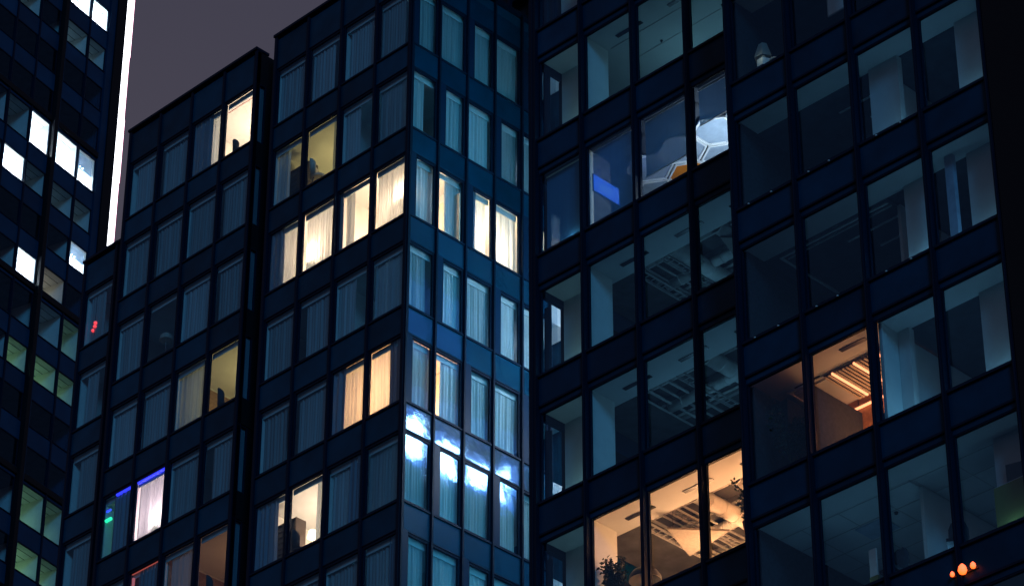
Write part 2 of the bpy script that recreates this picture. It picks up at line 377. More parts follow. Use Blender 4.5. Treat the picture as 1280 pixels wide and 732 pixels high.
# second narrow strip of the low wing beside the window (hidden in part by the tall wing)
for r in RB[1:]:
    panel(HB, FC @ T(1.97, 0, SILL[r]-1.0), 0.9, 3.40, 'pier_panel', 'pier_panel')
bar(HB, FC, 2.2, 2.3, -0.05, 0.1, SILL[6]-1, 67.05, 'mullion', 'mullion')
bar(HB, FC, 1.93, 3.4, -0.08, 0.5, 66.99, 67.09, 'mullion', 'parapet_cap')
# side face of the corner wing: piers shift by one bay from row to row
SW = 1.29; NS = 5; ZB = SILL[6]-1.0
SIDEWIN = {}
for i in range(NS+1):
    bar(HB, FR, i*SW-0.035+(0.035 if i == 0 else 0), i*SW+0.035+(0.035 if i == 0 else 0), -0.06, 0.16, ZB, ROOF-0.005, 'mullion', 'mullion')
for r in RB:
    s = SILL[r]; top = s+WH; nxt = SILL[r-1] if r else ROOF-0.10
    for i in range(NS):
        x0 = i*SW+0.04+(0.03 if i == 0 else 0); x1 = (i+1)*SW-0.04
        panel(HB, FR @ T(x0, 0, top+0.04), x1-x0, nxt-top-0.10, 'hotel_spandrel')
        obj('spandrel_glass', cached(('sg', round(x1-x0, 2)), lambda: MB().box(0, x1-x0, 0.012, 0.024, 0, 0.84).mesh('spandrel_glass', 'side_glass')), None, HB, FR @ T(x0, 0, top+0.07))
        bar(HB, FR @ T(x0, 0, 0), 0, x1-x0, -0.02, 0.125, s-0.058, s-0.003, 'transom', 'transom')
        bar(HB, FR @ T(x0, 0, 0), 0, x1-x0, 0.015, 0.125, top+0.003, top+0.038, 'transom', 'transom')
        if (r+i) % 2 == 0:
            panel(HB, FR @ T(x0, 0, s), 0.26, WH, 'pier_panel', 'pier_panel', -0.01, 0.12); x0 += 0.263
        wo = window(HB, FR @ T(x0, 0, s), x1-x0, WH, 'side_glass', 0.07); lit_soffit_strip(wo, FR @ T(x0, 0, s), x1-x0, d=0.21)
        SIDEWIN[(r, i)] = (x0+0.06, x1-0.06)
bar(HB, FR, -0.1, NS*SW+6, -0.09, 0.5, ROOF-0.058, ROOF+0.042, 'mullion', 'parapet_cap')
# floors, walls and roof
def slab(x0, x1, y0, y1, z0, z1, mat, name): return bar(HB, I4, x0, x1, y0, y1, z0, z1, mat, name)
for r in RB+[7]:
    z0 = SILL[r]-0.97 if r < 7 else SILL[7]-0.97; z1 = SILL[r]-0.06
    slab(-68.02, -61.30, 56.92, 64.5, z0, z1, 'ceiling_paint', 'floor_slab')
    slab(-75.91, -68.99, 56.92, 61.3, z0, z1, 'ceiling_paint', 'floor_slab')
    if r: slab(-79.38, -75.95, 57.97, 61.0, z0, z1, 'ceiling_paint', 'floor_slab')
slab(-68.02, -61.22, 56.92, 64.5, SILL[0]+WH+0.05, ROOF-0.08, 'ceiling_paint', 'roof_slab')
slab(-75.91, -68.99, 56.92, 61.3, SILL[0]+WH+0.05, ROOF-0.08, 'ceiling_paint', 'roof_slab')
slab(-79.38, -75.95, 57.97, 61.0, SILL[1]+WH+0.05, 66.98, 'ceiling_paint', 'roof_slab')
for r in RB:
    z0 = SILL[r]-0.058; z1 = SILL[r]+WH+0.045
    for x0, x1, y0, y1 in ((-64.64, -64.52, 56.95, 64.4), (-68.02, -67.90, 56.95, 61.5), (-67.89, -64.65, 60.6, 60.72), (-64.51, -61.33, 59.28, 59.36),
                           (-72.50, -72.38, 56.95, 60.9), (-75.91, -75.79, 56.95, 60.9), (-69.24, -69.11, 56.95, 60.9), (-75.78, -69.25, 60.91, 61.0)):
        slab(x0, x1, y0, y1, z0, z1, 'plaster', 'partition_wall')
    if r:
        slab(-79.38, -79.26, 58.0, 60.9, z0, z1, 'plaster', 'partition_wall'); slab(-77.45, -77.33, 58.0, 60.9, z0, z1, 'plaster', 'partition_wall')
        slab(-79.25, -77.46, 60.0, 60.12, z0, z1, 'plaster', 'partition_wall')
# the slot between the wings: dark return wall with slit windows
for r in RB:
    s = SILL[r]
    FS = frame(-68.95, 56.76, 90)
    panel(HB, FS @ T(0.0, 0, s-1.0), 0.14, 3.44, 'black_cladding', 'return_panel', 0.0, 0.06)
    window(HB, FS @ T(0.142, 0, s), 0.30, WH, 'hotel_glass', 0.03, 'slit_window', 0.03)
    panel(HB, FS @ T(0.142, 0, s-0.98), 0.30, 0.975, 'black_cladding', 'return_panel', 0.0, 0.06)
    panel(HB, FS @ T(0.445, 0, s-1.0), 1.6, 3.44, 'black_cladding', 'return_panel', 0.0, 0.06)
    o = obj('blind', MB().box(0.15, 0.42, 0.10, 0.115, 0.04, WH-0.03), 'blackout', None, FS @ T(0, 0, s))
    tag(o, 'pale blind in slit window of hotel slot, %s row from top' % ORD[r], 'blind', 'blinds in the slit windows')
slab(-68.95, -68.05, 58.6, 58.8, SILL[6]-1, ROOF-1, 'black_cladding', 'slot_wall')
panel(HB, frame(-68.95, 56.76, 90) @ T(0, 0, SILL[0]+WH), 2.0, ROOF-SILL[0]-WH-0.1, 'black_cladding', 'return_panel', 0.0, 0.06)
# plain lower storeys down to the ground
slab(-68.0, -61.15, 56.80, 72.0, 0.0, SILL[6]-1.02, 'hotel_spandrel', 'lower_storeys')
slab(-75.9, -68.98, 56.80, 72.0, 0.0, SILL[6]-1.02, 'hotel_spandrel', 'lower_storeys')
slab(-79.4, -75.94, 57.85, 72.0, 0.0, SILL[6]-1.02, 'hotel_spandrel', 'lower_storeys')
slab(-68.0, -61.16, 64.6, 72.0, SILL[6]-1.0, ROOF-0.1, 'hotel_spandrel', 'rear_wall')
slab(-75.9, -68.98, 61.4, 72.0, SILL[6]-1.0, ROOF-0.1, 'hotel_spandrel', 'rear_wall')
slab(-79.4, -75.94, 61.1, 72.0, SILL[6]-1.0, 66.9, 'hotel_spandrel', 'rear_wall')

# curtains: per window a list of (from, to, kind) in fractions of the opening
def drape(F, lo, hi, r, i, spec, where, col='slate blue'):
    w = hi-lo-0.1
    for n, (a, b, k) in enumerate(spec):
        if (a, b) == (-0.02, 1.02) and random.random() < 0.22: a, b = random.choice(((-0.02, 0.84), (0.14, 1.02), (-0.02, 0.72)))
        word = {'s': 'sheer', 't': 'sheer', 'o': 'teal', 'd': 'dark blackout'}[k]
        state = 'closed' if b-a > 0.85 else ('left' if (a+b)/2 < 0.45 else 'right' if (a+b)/2 > 0.55 else 'centred')
        lab = '%s %s curtain, %s, %s row from top' % (state, word, where, ORD[r])
        curtain(F @ T(lo+0.05, 0, SILL[r]-0.04), a*w, b*w, WH+0.07, k, lab, HG, depth=(0.165 if k == 'd' else 0.27+0.05*n) + random.uniform(-0.015, 0.015))
full = [(-0.02, 1.02, 's')]
BSPEC = {(0, 0): [(0.0, 1.02, 's')], (0, 2): [(0.06, 1.02, 's')],
         (1, 0): [(0.02, 0.42, 's')], (1, 1): [(0.74, 1.0, 's')], (1, 2): [(0.0, 0.48, 's')],
         (2, 0): [(-0.04, 0.40, 'd'), (0.30, 0.94, 's')], (2, 1): full, (2, 2): [(-0.04, 0.12, 'd'), (0.06, 0.36, 's')], (2, 3): [(-0.02, 0.9, 's'), (0.88, 1.02, 'd')],
         (3, 2): [(0.0, 0.52, 's')],
         (4, 2): [(-0.04, 0.36, 'd'), (0.2, 1.02, 's')], (4, 3): [(-0.02, 0.55, 's'), (0.55, 1.02, 'd')],
         (5, 0): [(-0.04, 0.66, 'd')], (5, 1): [(0.68, 1.0, 's')], (5, 2): [(0.04, 0.62, 's'), (0.6, 0.98, 'd')],
         (6, 3): [(-0.02, 0.72, 's'), (0.72, 1.0, 'd')]}
for r in RB:
    for i in range(4):
        drape(FB, BLO[i], BHI[i], r, i, BSPEC.get((r, i), full), 'corner wing front, '+['bay beside the slot', 'second bay', 'third bay', 'bay at the corner'][i])
ASPEC = {(0, 2): [(-0.04, 0.62, 'd'), (0.40, 0.86, 's')], (0, 3): [(0.86, 1.0, 's')], (2, 1): [(0.82, 1.0, 's')], (2, 0): [(0.0, 0.8, 's')],
         (3, 2): [(0.0, 0.84, 's')], (3, 3): [(0.80, 1.02, 's')],
         (4, 0): [(0.30, 1.02, 'd')], (4, 1): [(0.02, 0.94, 's')],
         (5, 0): full, (5, 1): [(0.24, 1.02, 'd')], (5, 3): [(0.86, 1.0, 's')]}
for r in RB:
    for i in range(4):
        drape(FA, ALO[i], AHI[i], r, i, ASPEC.get((r, i), full), 'long wing, '+['leftmost bay', 'second bay', 'third bay', 'bay beside the slot'][i])
for r in RB[1:]:
    drape(FC, CLO[0], CHI[0], r, 0, [(0.10, 0.62, 's')] if r == 1 else [(0.2, 0.98, 's')] if r != 2 else [(0.2, 0.6, 's')], 'low far-left wing')
SSPEC = {(1, 0): [(0.0, 0.72, 't')], (2, 0): [(-0.03, 1.30, 'o')], (2, 1): [(0.45, 1.06, 'o')], (2, 2): [(0.0, 0.3, 'd'), (0.28, 1.02, 't')], (3, 0): [(0.0, 0.86, 't')],
         (4, 0): [(-0.03, 1.38, 'o')], (4, 1): [(0.32, 1.12, 'o')]}
for r in RB:
    for i in range(NS):
        lo, hi = SIDEWIN[(r, i)]
        drape(FR, lo-0.05, hi+0.05, r, i, SSPEC.get((r, i), [(-0.03, 1.03, 't')]), 'hotel side face, '+['corner bay', 'second bay', 'third bay', 'fourth bay', 'innermost bay'][i])

# room lights and furnishings of the lit rooms
WARM = (1.0, 0.60, 0.36); CREAM = (1.0, 0.66, 0.44); ORANGE = (1.0, 0.42, 0.17); YEL = (1.0, 0.72, 0.26)
def rl(F, u, d, r, h, power, col, rad=0.15): return light('room_light', (u, d, SILL[r]+h), power, col, F, rad)
rl(FB, 1.8, 2.0, 1, 1.1, 58, YEL)
rl(FB, 1.75, 1.7, 2, 1.1, 300, WARM); rl(FB, 5.2, 1.3, 2, 0.9, 300, WARM)
rl(FB, 5.2, 1.5, 4, 1.0, 340, ORANGE)
rl(FB, 2.0, 2.0, 5, 1.1, 260, CREAM)
rl(FA, 5.6, 2.0, 0, 1.1, 300, CREAM)
rl(FA, 5.6, 2.0, 3, 1.0, 48, YEL); rl(FA, 5.6, 2.0, 5, 1.0, 20, ORANGE)
rl(FA, 2.6, 1.3, 4, 1.0, 230, (1.0, 0.60, 0.62)); rl(FA, 1.0, 2.0, 4, 1.5, 8, (0.25, 1.0, 0.55)); rl(FA, 2.6, 1.2, 5, 1.0, 1.5, (1.0, 0.25, 0.2))
rl(FR, 4.2, 1.3, 2, 1.0, 420, WARM); rl(FR, 4.5, 0.55, 2, 0.7, 90, WARM)
table_lamp(FB @ T(1.95, 0.55, SILL[2]+0.25), 'lit bedside lamp behind bright sheer, corner wing third row, second bay', 150, WARM, group=None)
table_lamp(FB @ T(6.2, 0.55, SILL[2]+0.62), 'lit lamp behind bright sheer at hotel corner, third row', 130, WARM)
table_lamp(FA @ T(2.7, 0.55, SILL[4]+0.1), 'lit lamp glowing low behind pink sheer in the purple-edged room', 60, (1.0, 0.75, 0.7))
table_lamp(FB @ T(2.15, 0.75, SILL[5]+0.55), 'lit cream table lamp in open window below the orange curtains', 10, CREAM)
round_chair(FB @ T(2.0, 0.5, SILL[1]+0.15) @ Matrix.Rotation(2.2, 4, 'Z'), 'round-backed pale chair in yellow-lit room of second hotel row', 'cream_fabric', 1.0)
round_chair(FA @ T(5.7, 0.40, SILL[0]+0.02) @ Matrix.Rotation(2.8, 4, 'Z'), 'dark round-backed chair in bright top-row window of long wing', 'charcoal_fabric', 0.62)
round_chair(FB @ T(1.95, 0.45, SILL[5]-0.1) @ Matrix.Rotation(2.5, 4, 'Z'), 'dark round-backed chair in lit window at lower left of corner wing', 'charcoal_fabric', 0.9)
round_chair(FA @ T(5.8, 0.45, SILL[3]-0.15) @ Matrix.Rotation(2.4, 4, 'Z'), 'dark chair in amber-lit window of long wing, fourth row', 'charcoal_fabric', 0.9)
round_chair(FA @ T(5.8, 0.45, SILL[5]-0.15) @ Matrix.Rotation(2.4, 4, 'Z'), 'dark chair in dim brown window of long wing, sixth row', 'charcoal_fabric', 0.9)
floor_lamp(FA @ T(2.2, 0.6, SILL[2]-0.25), 'pale floor lamp in unlit open window of long wing')
def wardrobe(M, label):
    t = tag(empty('wardrobe', M), label, 'wardrobe')
    obj('carcass', MB().box(0, 0.9, 0.03, 0.45, 0, 2.0), 'dark_wood', t, M)
    for k in range(2):
        d = obj('door', MB().ring(0.01+0.445*k, 0.44+0.445*k, 0.0, 0.028, 0.02, 1.98, 0.06), 'dark_wood', t, M)
        for q in range(9): obj('slat', MB().box(0.07+0.445*k, 0.38+0.445*k, 0.005, 0.02, 0.1+0.2*q, 0.24+0.2*q), 'dark_metal', d, M)
    return t
wardrobe(FB @ T(0.18, 0.80, SILL[1]-0.05), 'dark slatted wardrobe in yellow-lit room of second hotel row')
wardrobe(FB @ T(0.35, 0.80, SILL[5]-0.05), 'dark slatted wardrobe in lit room at lower left of corner wing')
for r in (3, 5): bar(HB, FA, 3.56, 3.585, 0.3, 3.9, SILL[r], SILL[r]+WH-0.05, 'brown_wallpaper', 'wall_panel')
bar(HB, FA, 1.70, 1.78, 0.2, 4.1, SILL[4]-0.05, SILL[4]+WH+0.04, 'plaster', 'partition_wall')
bar(HB, FB, 3.55, 6.9, 2.30, 2.34, SILL[2], SILL[2]+1.9, 'cream_fabric', 'wall_panel')
def strip(M, x0, x1, y, z, mat, label, r=0.035, vert=None):
    a, b = ((x0, y, z), (x1, y, z)) if vert is None else ((x0, y, z), (x0, y, z+vert))
    return tag(obj('light_strip', MB().tube([a, b], r, 8), mat, None, M), label, 'light strip')
strip(FA, 0.75, 1.70, 0.135, SILL[4]+2.35, 'led_blue', 'blue light strip along the head of the dark-curtained window', 0.05)
strip(FA, 1.86, 3.40, 0.135, SILL[4]+2.35, 'led_blue', 'violet blue light strip above the glowing pink curtain', 0.05)
strip(FA, 0.16, 0.36, 0.22, SILL[4]+1.98, 'led_blue', 'short blue light in the gap beside the dark curtain', 0.04)
strip(FA, 0.15, 0.42, 0.22, SILL[4]+1.62, 'led_green', 'short green light in the gap beside the dark curtain', 0.06)
strip(FA, 1.92, 3.4, 0.135, SILL[5]+2.36, 'led_redwarm', 'dim red light strip along window head at bottom of long wing', 0.02)
strip(FA, 2.0, 2.0, 0.135, SILL[5]+1.2, 'led_redwarm', 'red upright light strip at bottom of long wing', 0.05, 1.0)
strip(FA, 5.22, 6.66, 0.25, SILL[0]+2.15, 'led_redwarm', 'thin red rail light above bright top window of long wing', 0.02)
strip(FC, 1.60, 1.60, 0.20, SILL[5]+1.95, 'led_green', 'small green light in low far-left wing', 0.06, 0.14)
rt = tag(empty('lantern_string', FC @ T(0.62, 0.22, SILL[1]+1.0)), 'string of three small red lights in low far-left wing', 'lights')
obj('cord', MB().tube([(0, 0, 1.2), (0.0, 0, -0.6)], 0.008, 6), 'dark_metal', rt, WM[rt])
for k in range(3): obj('bulb', MB().lathe([(0.0, -0.07), (0.055, -0.04), (0.07, 0), (0.055, 0.04), (0.0, 0.07)], 12, (0.03*(k % 2), 0)), 'led_red', rt, WM[rt] @ T(0.02-0.05*k, 0, -0.14*k), True)

# ------------------------------------------------------------------ the office tower: two planes of facade, one building
OS = [63.93, 59.68, 55.43, 51.19, 46.94, 42.69, 38.44, 34.19]
OWH = 3.0; BW = 2.13
OT = empty('office_tower', T(-48, 62, 0)); tag(OT, 'tall dark glass office tower with wide windows and a stepped front', 'building')
F1 = frame(-55.60, 56.76, 0); F2 = frame(-45.73, 54.50, 0)
def office_front(F, nb, rows, first):
    zb = OS[rows[-1]]-0.06; zt = OS[rows[0]]+OWH+1.25
    for i in range(nb+1):
        hw = 0.06; c = i*BW + (0.10 if i == 0 and first else 0.0)
        if i == 0 and first: hw = 0.14
        bar(OT, F, c-hw, c+hw, -0.10, 0.22, zb, zt, 'mullion', 'mullion')
        obj('mullion_cap', MB().box(c-0.02, c+0.02, -0.125, -0.101, zb, zt), 'transom', OT, F)
    for r in rows:
        s = OS[r]
        for i in range(nb):
            x0 = i*BW + (0.245 if i == 0 and first else 0.064); x1 = (i+1)*BW-0.064; w = x1-x0
            window(OT, F @ T(x0, 0, s), w, OWH, 'office_glass', 0.05, 'window', 0.10)
            bar(OT, F @ T(x0, 0, 0), 0, w, -0.05, 0.2, s-0.085, s-0.003, 'transom', 'transom')
            panel(OT, F @ T(x0, 0, s+OWH+0.235), w, 0.925, 'office_spandrel', 'spandrel_panel', 0.02, 0.15)
            bar(OT, F @ T(x0, 0, 0), 0, w, 0.06, 0.2, s+OWH+0.003, s+OWH+0.16, 'office_spandrel', 'window_head')
            bar(OT, F @ T(x0, 0, 0), 0, w, 0.0, 0.2, s+OWH+0.165, s+OWH+0.23, 'mullion', 'transom')
office_front(F1, 4, [0, 1, 2, 3, 4, 5, 6], True)
bar(OT, F1, 4*BW+0.1, 9.86, 0.0, 0.2, OS[6], OS[0]+4, 'office_spandrel', 'return_panel')
office_front(F2, 4, [0, 1, 2, 3, 4, 5, 6, 7], False)
ZT = OS[0]+OWH+1.25
bar(OT, F2, 4*BW+0.095, 4*BW+3.2, -0.12, 0.3, 0.0, ZT, 'black_cladding', 'corner_pier')
bar(OT, I4, -45.83, -45.72, 54.75, 62.5, 0, ZT, 'black_cladding', 'return_wall')
def ob(x0, x1, y0, y1, z0, z1, mat, name): return bar(OT, I4, x0, x1, y0, y1, z0, z1, mat, name)
# lower storeys, core, roof
ob(-55.58, -45.85, 56.80, 70, 0, OS[6]-0.1, 'office_spandrel', 'lower_storeys')
ob(-45.70, -34.1, 54.60, 70, 0, OS[7]-0.1, 'office_spandrel', 'lower_storeys')
ob(-55.2, -34.1, 62.6, 70, OS[7], ZT, 'office_spandrel', 'core')
ob(-55.6, -45.85, 56.76, 70, ZT+0.01, 92, 'office_spandrel', 'upper_storeys'); ob(-45.73, -34.1, 54.5, 70, ZT+0.01, 92, 'office_spandrel', 'upper_storeys')
ob(-55.7, -34.0, 54.4, 70.1, 92.01, 92.4, 'roof_felt', 'roof_slab')
# side wall towards the hotel: glazed at the front, then lit frosted windows and added fill panes
F3 = frame(-55.60, 70.0, -90)        # u runs from the back to the front, inside is +x
for r in range(0, 7):
    s = OS[r]
    ob(-55.60, -55.42, 58.0, 70.0, s+OWH+0.05, s+4.2, 'office_spandrel', 'spandrel_panel')
    ob(-55.60, -55.42, 57.0, 57.98, s+OWH+0.05, s+4.2, 'office_spandrel', 'spandrel_panel')
    ob(-55.56, -55.545, 57.05, 57.78, s+0.02, s+OWH, 'office_glass', 'side_pane')
    ob(-55.62, -55.45, 57.30, 57.42, s+0.01, s+OWH-0.3, 'mullion', 'mullion')
    ob(-55.44, -55.30, 57.02, 57.80, s+OWH-0.18, s+OWH+0.04, 'mullion', 'door_head')
    for k in range(7):
        y0 = 58.06+k*1.68
        if r == 2 and k in (2, 3, 4, 5): mt = 'bright_window'
        elif r == 1 and k in (2, 3): mt = 'blue_window'
        elif k < 2: mt = 'alley_fill'  # bright panes added as fill light on the hotel side face
        else: mt = 'teal_window'
        if mt == 'bright_window':
            z0, z1 = [(0.35, 1.6), (0.2, 1.25), (0.5, 1.05), (0.2, 1.4)][k-2]; w0, w1 = [(0.8, 1.5), (0.5, 1.4), (0.3, 1.3), (0.05, 0.4)][k-2]
            ob(-55.59, -55.54, y0+w0, y0+w1, s+z0, s+z1, mt, 'lit_pane')
            ob(-55.585, -55.50, y0, y0+1.6, s+1.9, s+OWH, 'blue_window', 'lit_pane')
            ob(-55.53, -55.50, y0+max(0, w0-0.6), y0+min(1.6, w1+0.6), s+max(0.02, z0-0.35), s+min(1.88, z1+0.4), 'glow_window', 'lit_pane')
            ob(-55.495, -55.45, y0, y0+1.6, s, s+1.88, 'office_spandrel', 'side_panel')
        else:
            ob(-55.57, -55.50, y0, y0+1.6, s+0.05, s+OWH, mt, 'lit_pane')
        ob(-55.63, -55.45, y0-0.06, y0, s, s+OWH, 'mullion', 'mullion')
    ob(-55.43, -55.30, 57.82, 69.9, s-0.05, s+OWH+0.04, 'black_cladding', 'partition_wall')
# interiors of the front half
for r in range(0, 7):
    s = OS[r]; hd = s+OWH; nxt = OS[r-1] if r else ZT
    if r in (3, 4, 5):
        ob(-55.28, -45.86, 56.98, 62.5, hd+0.72, nxt-0.06, 'dark_concrete', 'floor_slab')
        ob(-55.28, -45.86, 56.98, 58.12, hd+0.03, hd+0.715, 'ceiling_paint', 'ceiling_bulkhead')
    else:
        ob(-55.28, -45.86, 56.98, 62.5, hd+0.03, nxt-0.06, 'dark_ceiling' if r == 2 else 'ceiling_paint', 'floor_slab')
    ob(-55.28, -53.43, 57.78, 57.92, s-0.05, hd+0.02, 'plaster', 'column')
    ob(-53.52, -53.42, 56.99, 57.77, s-0.05, hd+0.02, 'plaster', 'partition_wall')
    ob(-55.28, -45.86, 62.4, 62.48, s-0.05, hd+0.02, 'plaster', 'back_wall')
    # slot diffusers in the ceiling beside the glass
    for u in (-52.75, -50.6, -48.5):
        ob(u, u+1.05, 57.52, 57.66, hd+0.008, hd+0.026, 'dark_metal', 'slot_diffuser')
    if r in (0, 1):
        for u in (-51.9, -49.4):
            obj('sprinkler', MB().lathe([(0.0, -0.07), (0.03, -0.06), (0.03, -0.02), (0.05, 0.0)], 10), 'dark_metal', OT, T(u, 58.7, hd+0.02))
        for q in range(5): ob(-53.3, -45.9, 57.9+q*0.9, 57.925+q*0.9, hd+0.018, hd+0.028, 'tray_metal', 'ceiling_joint')
TEAL = (0.22, 0.66, 1.0); DIMGREEN = (0.36, 0.84, 0.95)
def ol(x, y, z, p, c, rad=0.3): return light('office_light', (x, y, z), p, c, I4, rad)
for r, p, c in ((0, 14, TEAL), (1, 24, (0.32, 0.80, 1.0)), (2, 5, (0.3, 0.6, 1.0)), (3, 20, TEAL), (4, 26, TEAL)):
    ol(-51.5, 59.6, OS[r]+1.2, p, c); ol(-48.3, 59.6, OS[r]+1.2, p*0.8, c)
ol(-51.6, 59.6, OS[5]+1.5, 400, (1.0, 0.44, 0.18)); ol(-48.6, 59.4, OS[5]+1.4, 560, (1.0, 0.38, 0.14))
for r in (3, 4): ol(-50.2, 57.45, OS[r]+0.2, 4, TEAL, 0.1); ol(-47.9, 57.45, OS[r]+0.2, 4, TEAL, 0.1)  # unseen low lights added to brighten the soffit by the glass
ol(-47.6, 58.6, OS[6]+1.8, 90, (0.85, 0.93, 1.0))
for r in range(7): ol(-54.2, 57.06, OS[r]+0.18, 15, DIMGREEN, 0.05)
# ducts, trays and hung felt triangles under the open ceilings
def duct(M, L, rad, label):
    """round duct running along local y"""
    t = tag(empty('round_duct', M), label, 'duct')
    obj('pipe', MB().tube([(0, 0, 0), (0, L, 0)], rad, 20), 'duct_metal', t, M, True)
    cm = cached(('collar', rad), lambda: MB().tube([(0, 0, 0), (0, 0.03, 0)], rad+0.018, 20).mesh('collar', 'duct_metal'))
    for k in range(int(L/0.55)+1): obj('collar', cm, None, t, M @ T(0, k*0.55, 0))
    return t
WHERE = {3: 'dim office below the hexagon row', 4: 'dim office above the orange one', 5: 'orange-lit office'}
for r in (3, 4, 5):
    z = OS[r]+OWH; w = WHERE[r]
    dx = {3: -0.55, 4: 0.6, 5: 0.0}[r]
    duct(T(-50.75+dx, 58.2, z+0.30), 4.0, 0.24, 'thick round duct near mid ceiling, '+w)
    duct(T(-49.25+dx*0.6, 58.2, z+0.22), 4.0, 0.22, 'thick round duct at right, '+w)
    for q in range(3): obj('pipe_run', MB().tube([(-53.3, 58.9+0.8*q, z+0.62), (-46, 58.9+0.8*q, z+0.62)], 0.04, 8), 'duct_metal', OT)
    for q in range(5): obj('pipe_run', MB().tube([(-53.1+0.35*q, 58.3, z+0.40+0.03*q), (-53.1+0.35*q, 62.2, z+0.40+0.03*q)], 0.035+0.01*(q % 2), 8), 'tray_metal', OT)
    duct(T(-46.3, 60.35-abs(dx), z+0.42) @ Matrix.Rotation(math.radians(90), 4, 'Z'), 6.6, 0.16, 'slim round duct parallel to the glass, '+w)
def cable_tray(x, z, y0, y1, label):
    t = tag(empty('cable_tray', T(x, y0, z)), label, 'cable tray'); M = WM[t]; L = y1-y0
    for q in (-0.15, 0.13): obj('rail', MB().box(q, q+0.02, 0, L, 0, 0.07), 'tray_metal', t, M)
    rm = cached('rung', lambda: MB().box(-0.128, 0.128, 0, 0.03, 0.01, 0.03).mesh('rung', 'tray_metal'))
    for k in range(int(L/0.25)): obj('rung', rm, None, t, M @ T(0, 0.1+0.25*k, 0))
    return t
def triangle(pts, z, label):
    t = tag(empty('felt_triangle', T(pts[0][0], pts[0][1], z)), label, 'acoustic panel'); M = WM[t]
    pp = [(p[0]-pts[0][0], p[1]-pts[0][1]) for p in pts]
    obj('panel', MB().prism(pp, 0, 0.06), 'acoustic_felt', t, M)
    for p in pp:
        c = ((pp[0][0]+pp[1][0]+pp[2][0])/3, (pp[0][1]+pp[1][1]+pp[2][1])/3); q = (p[0]*0.8+c[0]*0.2, p[1]*0.8+c[1]*0.2)
        obj('wire', MB().tube([(q[0], q[1], 0.06), (q[0], q[1], 0.9)], 0.006, 6), 'dark_metal', t, M)
for r in (3, 4, 5):
    z = OS[r]+OWH; w = WHERE[r]
    if r != 4: cable_tray(-52.75, z+0.12, 58.3, 62.2, 'ladder cable tray nearest the column, '+w)
    cable_tray(-51.75+(0.45 if r == 4 else 0), z+0.20, 58.3, 62.2, 'ladder cable tray in mid ceiling, '+w)
    cable_tray(-47.9, z+0.16, 58.3, 62.2, 'ladder cable tray at the right end, '+w)
    for q in range(4): ob(-53.3, -45.9, 58.7+q*0.95, 58.82+q*0.95, z+0.55, z+0.715, 'concrete', 'ceiling_beam')
    if r == 5: triangle([(-51.84, 58.25), (-50.68, 59.55), (-52.44, 59.85)], z-0.38, 'flat felt triangle hung from ceiling, '+w)
for r in (3,):
    triangle([(-49.6, 58.4), (-48.5, 59.5), (-50.1, 59.8)], OS[r]+OWH-0.1, 'flat felt triangle hung at right, dim office below the hexagon row')
# the row with roller blinds, the blue screen and hexagon panels
def roller(M, w, drop, label, mat='roller_cloth'):
    t = tag(empty('roller_blind', M), label, 'blind')
    obj('tube', MB().tube([(0, 0, -0.04), (w, 0, -0.04)], 0.035, 10), 'white_plastic', t, M)
    obj('cloth', MB().box(0.01, w-0.01, -0.002, 0.002, -drop, -0.05), mat, t, M)
    obj('hem_bar', MB().box(0.005, w-0.005, -0.012, 0.012, -drop-0.03, -drop), 'white_plastic', t, M); return t
for i, d, lb in ((0, 2.98, 'roller blind fully down, office bay nearest the hotel'), (1, 2.95, 'roller blind behind the blue screen, office second bay'),
                 (2, 2.05, 'roller blind ending above the hexagon panels, office third bay'), (3, 1.30, 'half-raised roller blind above white hexagons, office fourth bay')):
    roller(F1 @ T(i*BW+0.12+(0.2 if i == 0 else 0), 0.32, OS[2]+OWH), BW-0.24-(0.2 if i == 0 else 0), d, lb)
sc_ = tag(empty('wall_screen', T(-53.39, 57.14, 57.02)), 'glowing blue screen in office window beside the hotel', 'screen')
Msc = WM[sc_] @ Matrix.Rotation(math.radians(90), 4, 'Z')
obj('housing', MB().box(-0.02, 1.12, 0.0, 0.025, -0.02, 0.60), 'dark_metal', sc_, Msc)
obj('display', MB().box(0, 1.10, -0.012, -0.002, 0, 0.58), 'screen_blue', sc_, Msc)
for k, (a, b, z) in enumerate(((0.25, 0.85, 0.34), (0.25, 0.7, 0.26), (0.25, 0.8, 0.18))): obj('text_line', MB().box(a, b, -0.016, -0.0125, z, z+0.025), 'screen_text', sc_, Msc)
def hexpanel(x, y, z, R, orange, label):
    t = tag(empty('hexagon_panel', T(x, y, z)), label, 'ceiling panel', 'hexagon panels on the office ceiling'); M = WM[t]
    P = lambda q: [(q*math.cos(math.pi/6+k*math.pi/3), q*math.sin(math.pi/6+k*math.pi/3)) for k in range(6)]
    obj('face', MB().prism(P(R-0.07), 0.03, 0.06), 'hex_orange' if orange else 'hex_white', t, M)
    o, i_ = P(R), P(R-0.065)
    for k in range(6): obj('edge', MB().prism([o[k], o[(k+1) % 6], i_[(k+1) % 6], i_[k]], 0.0, 0.06), 'hex_edge', t, M)
HEXES = [(0, 0, 0, 'large white hexagon panel on office ceiling, fully in view'), (-1, 0, 0, 'white hexagon panel left of the fully visible one'),
         (1, 0, 1, 'orange hexagon panel right of the fully visible white one'), (-2, 1, 1, 'orange hexagon panel low in the third office bay'),
         (-1, 1, 0, 'white hexagon panel just right of the orange one'), (0, 1, 0, 'white hexagon panel behind the fully visible one'),
         (-3, 1, 0, 'white hexagon panel just left of the orange one'), (-2, 0, 0, 'white hexagon panel at left under the roller blind hem'),
         (-2, 2, 0, 'white hexagon panel deep in room behind the orange one')]
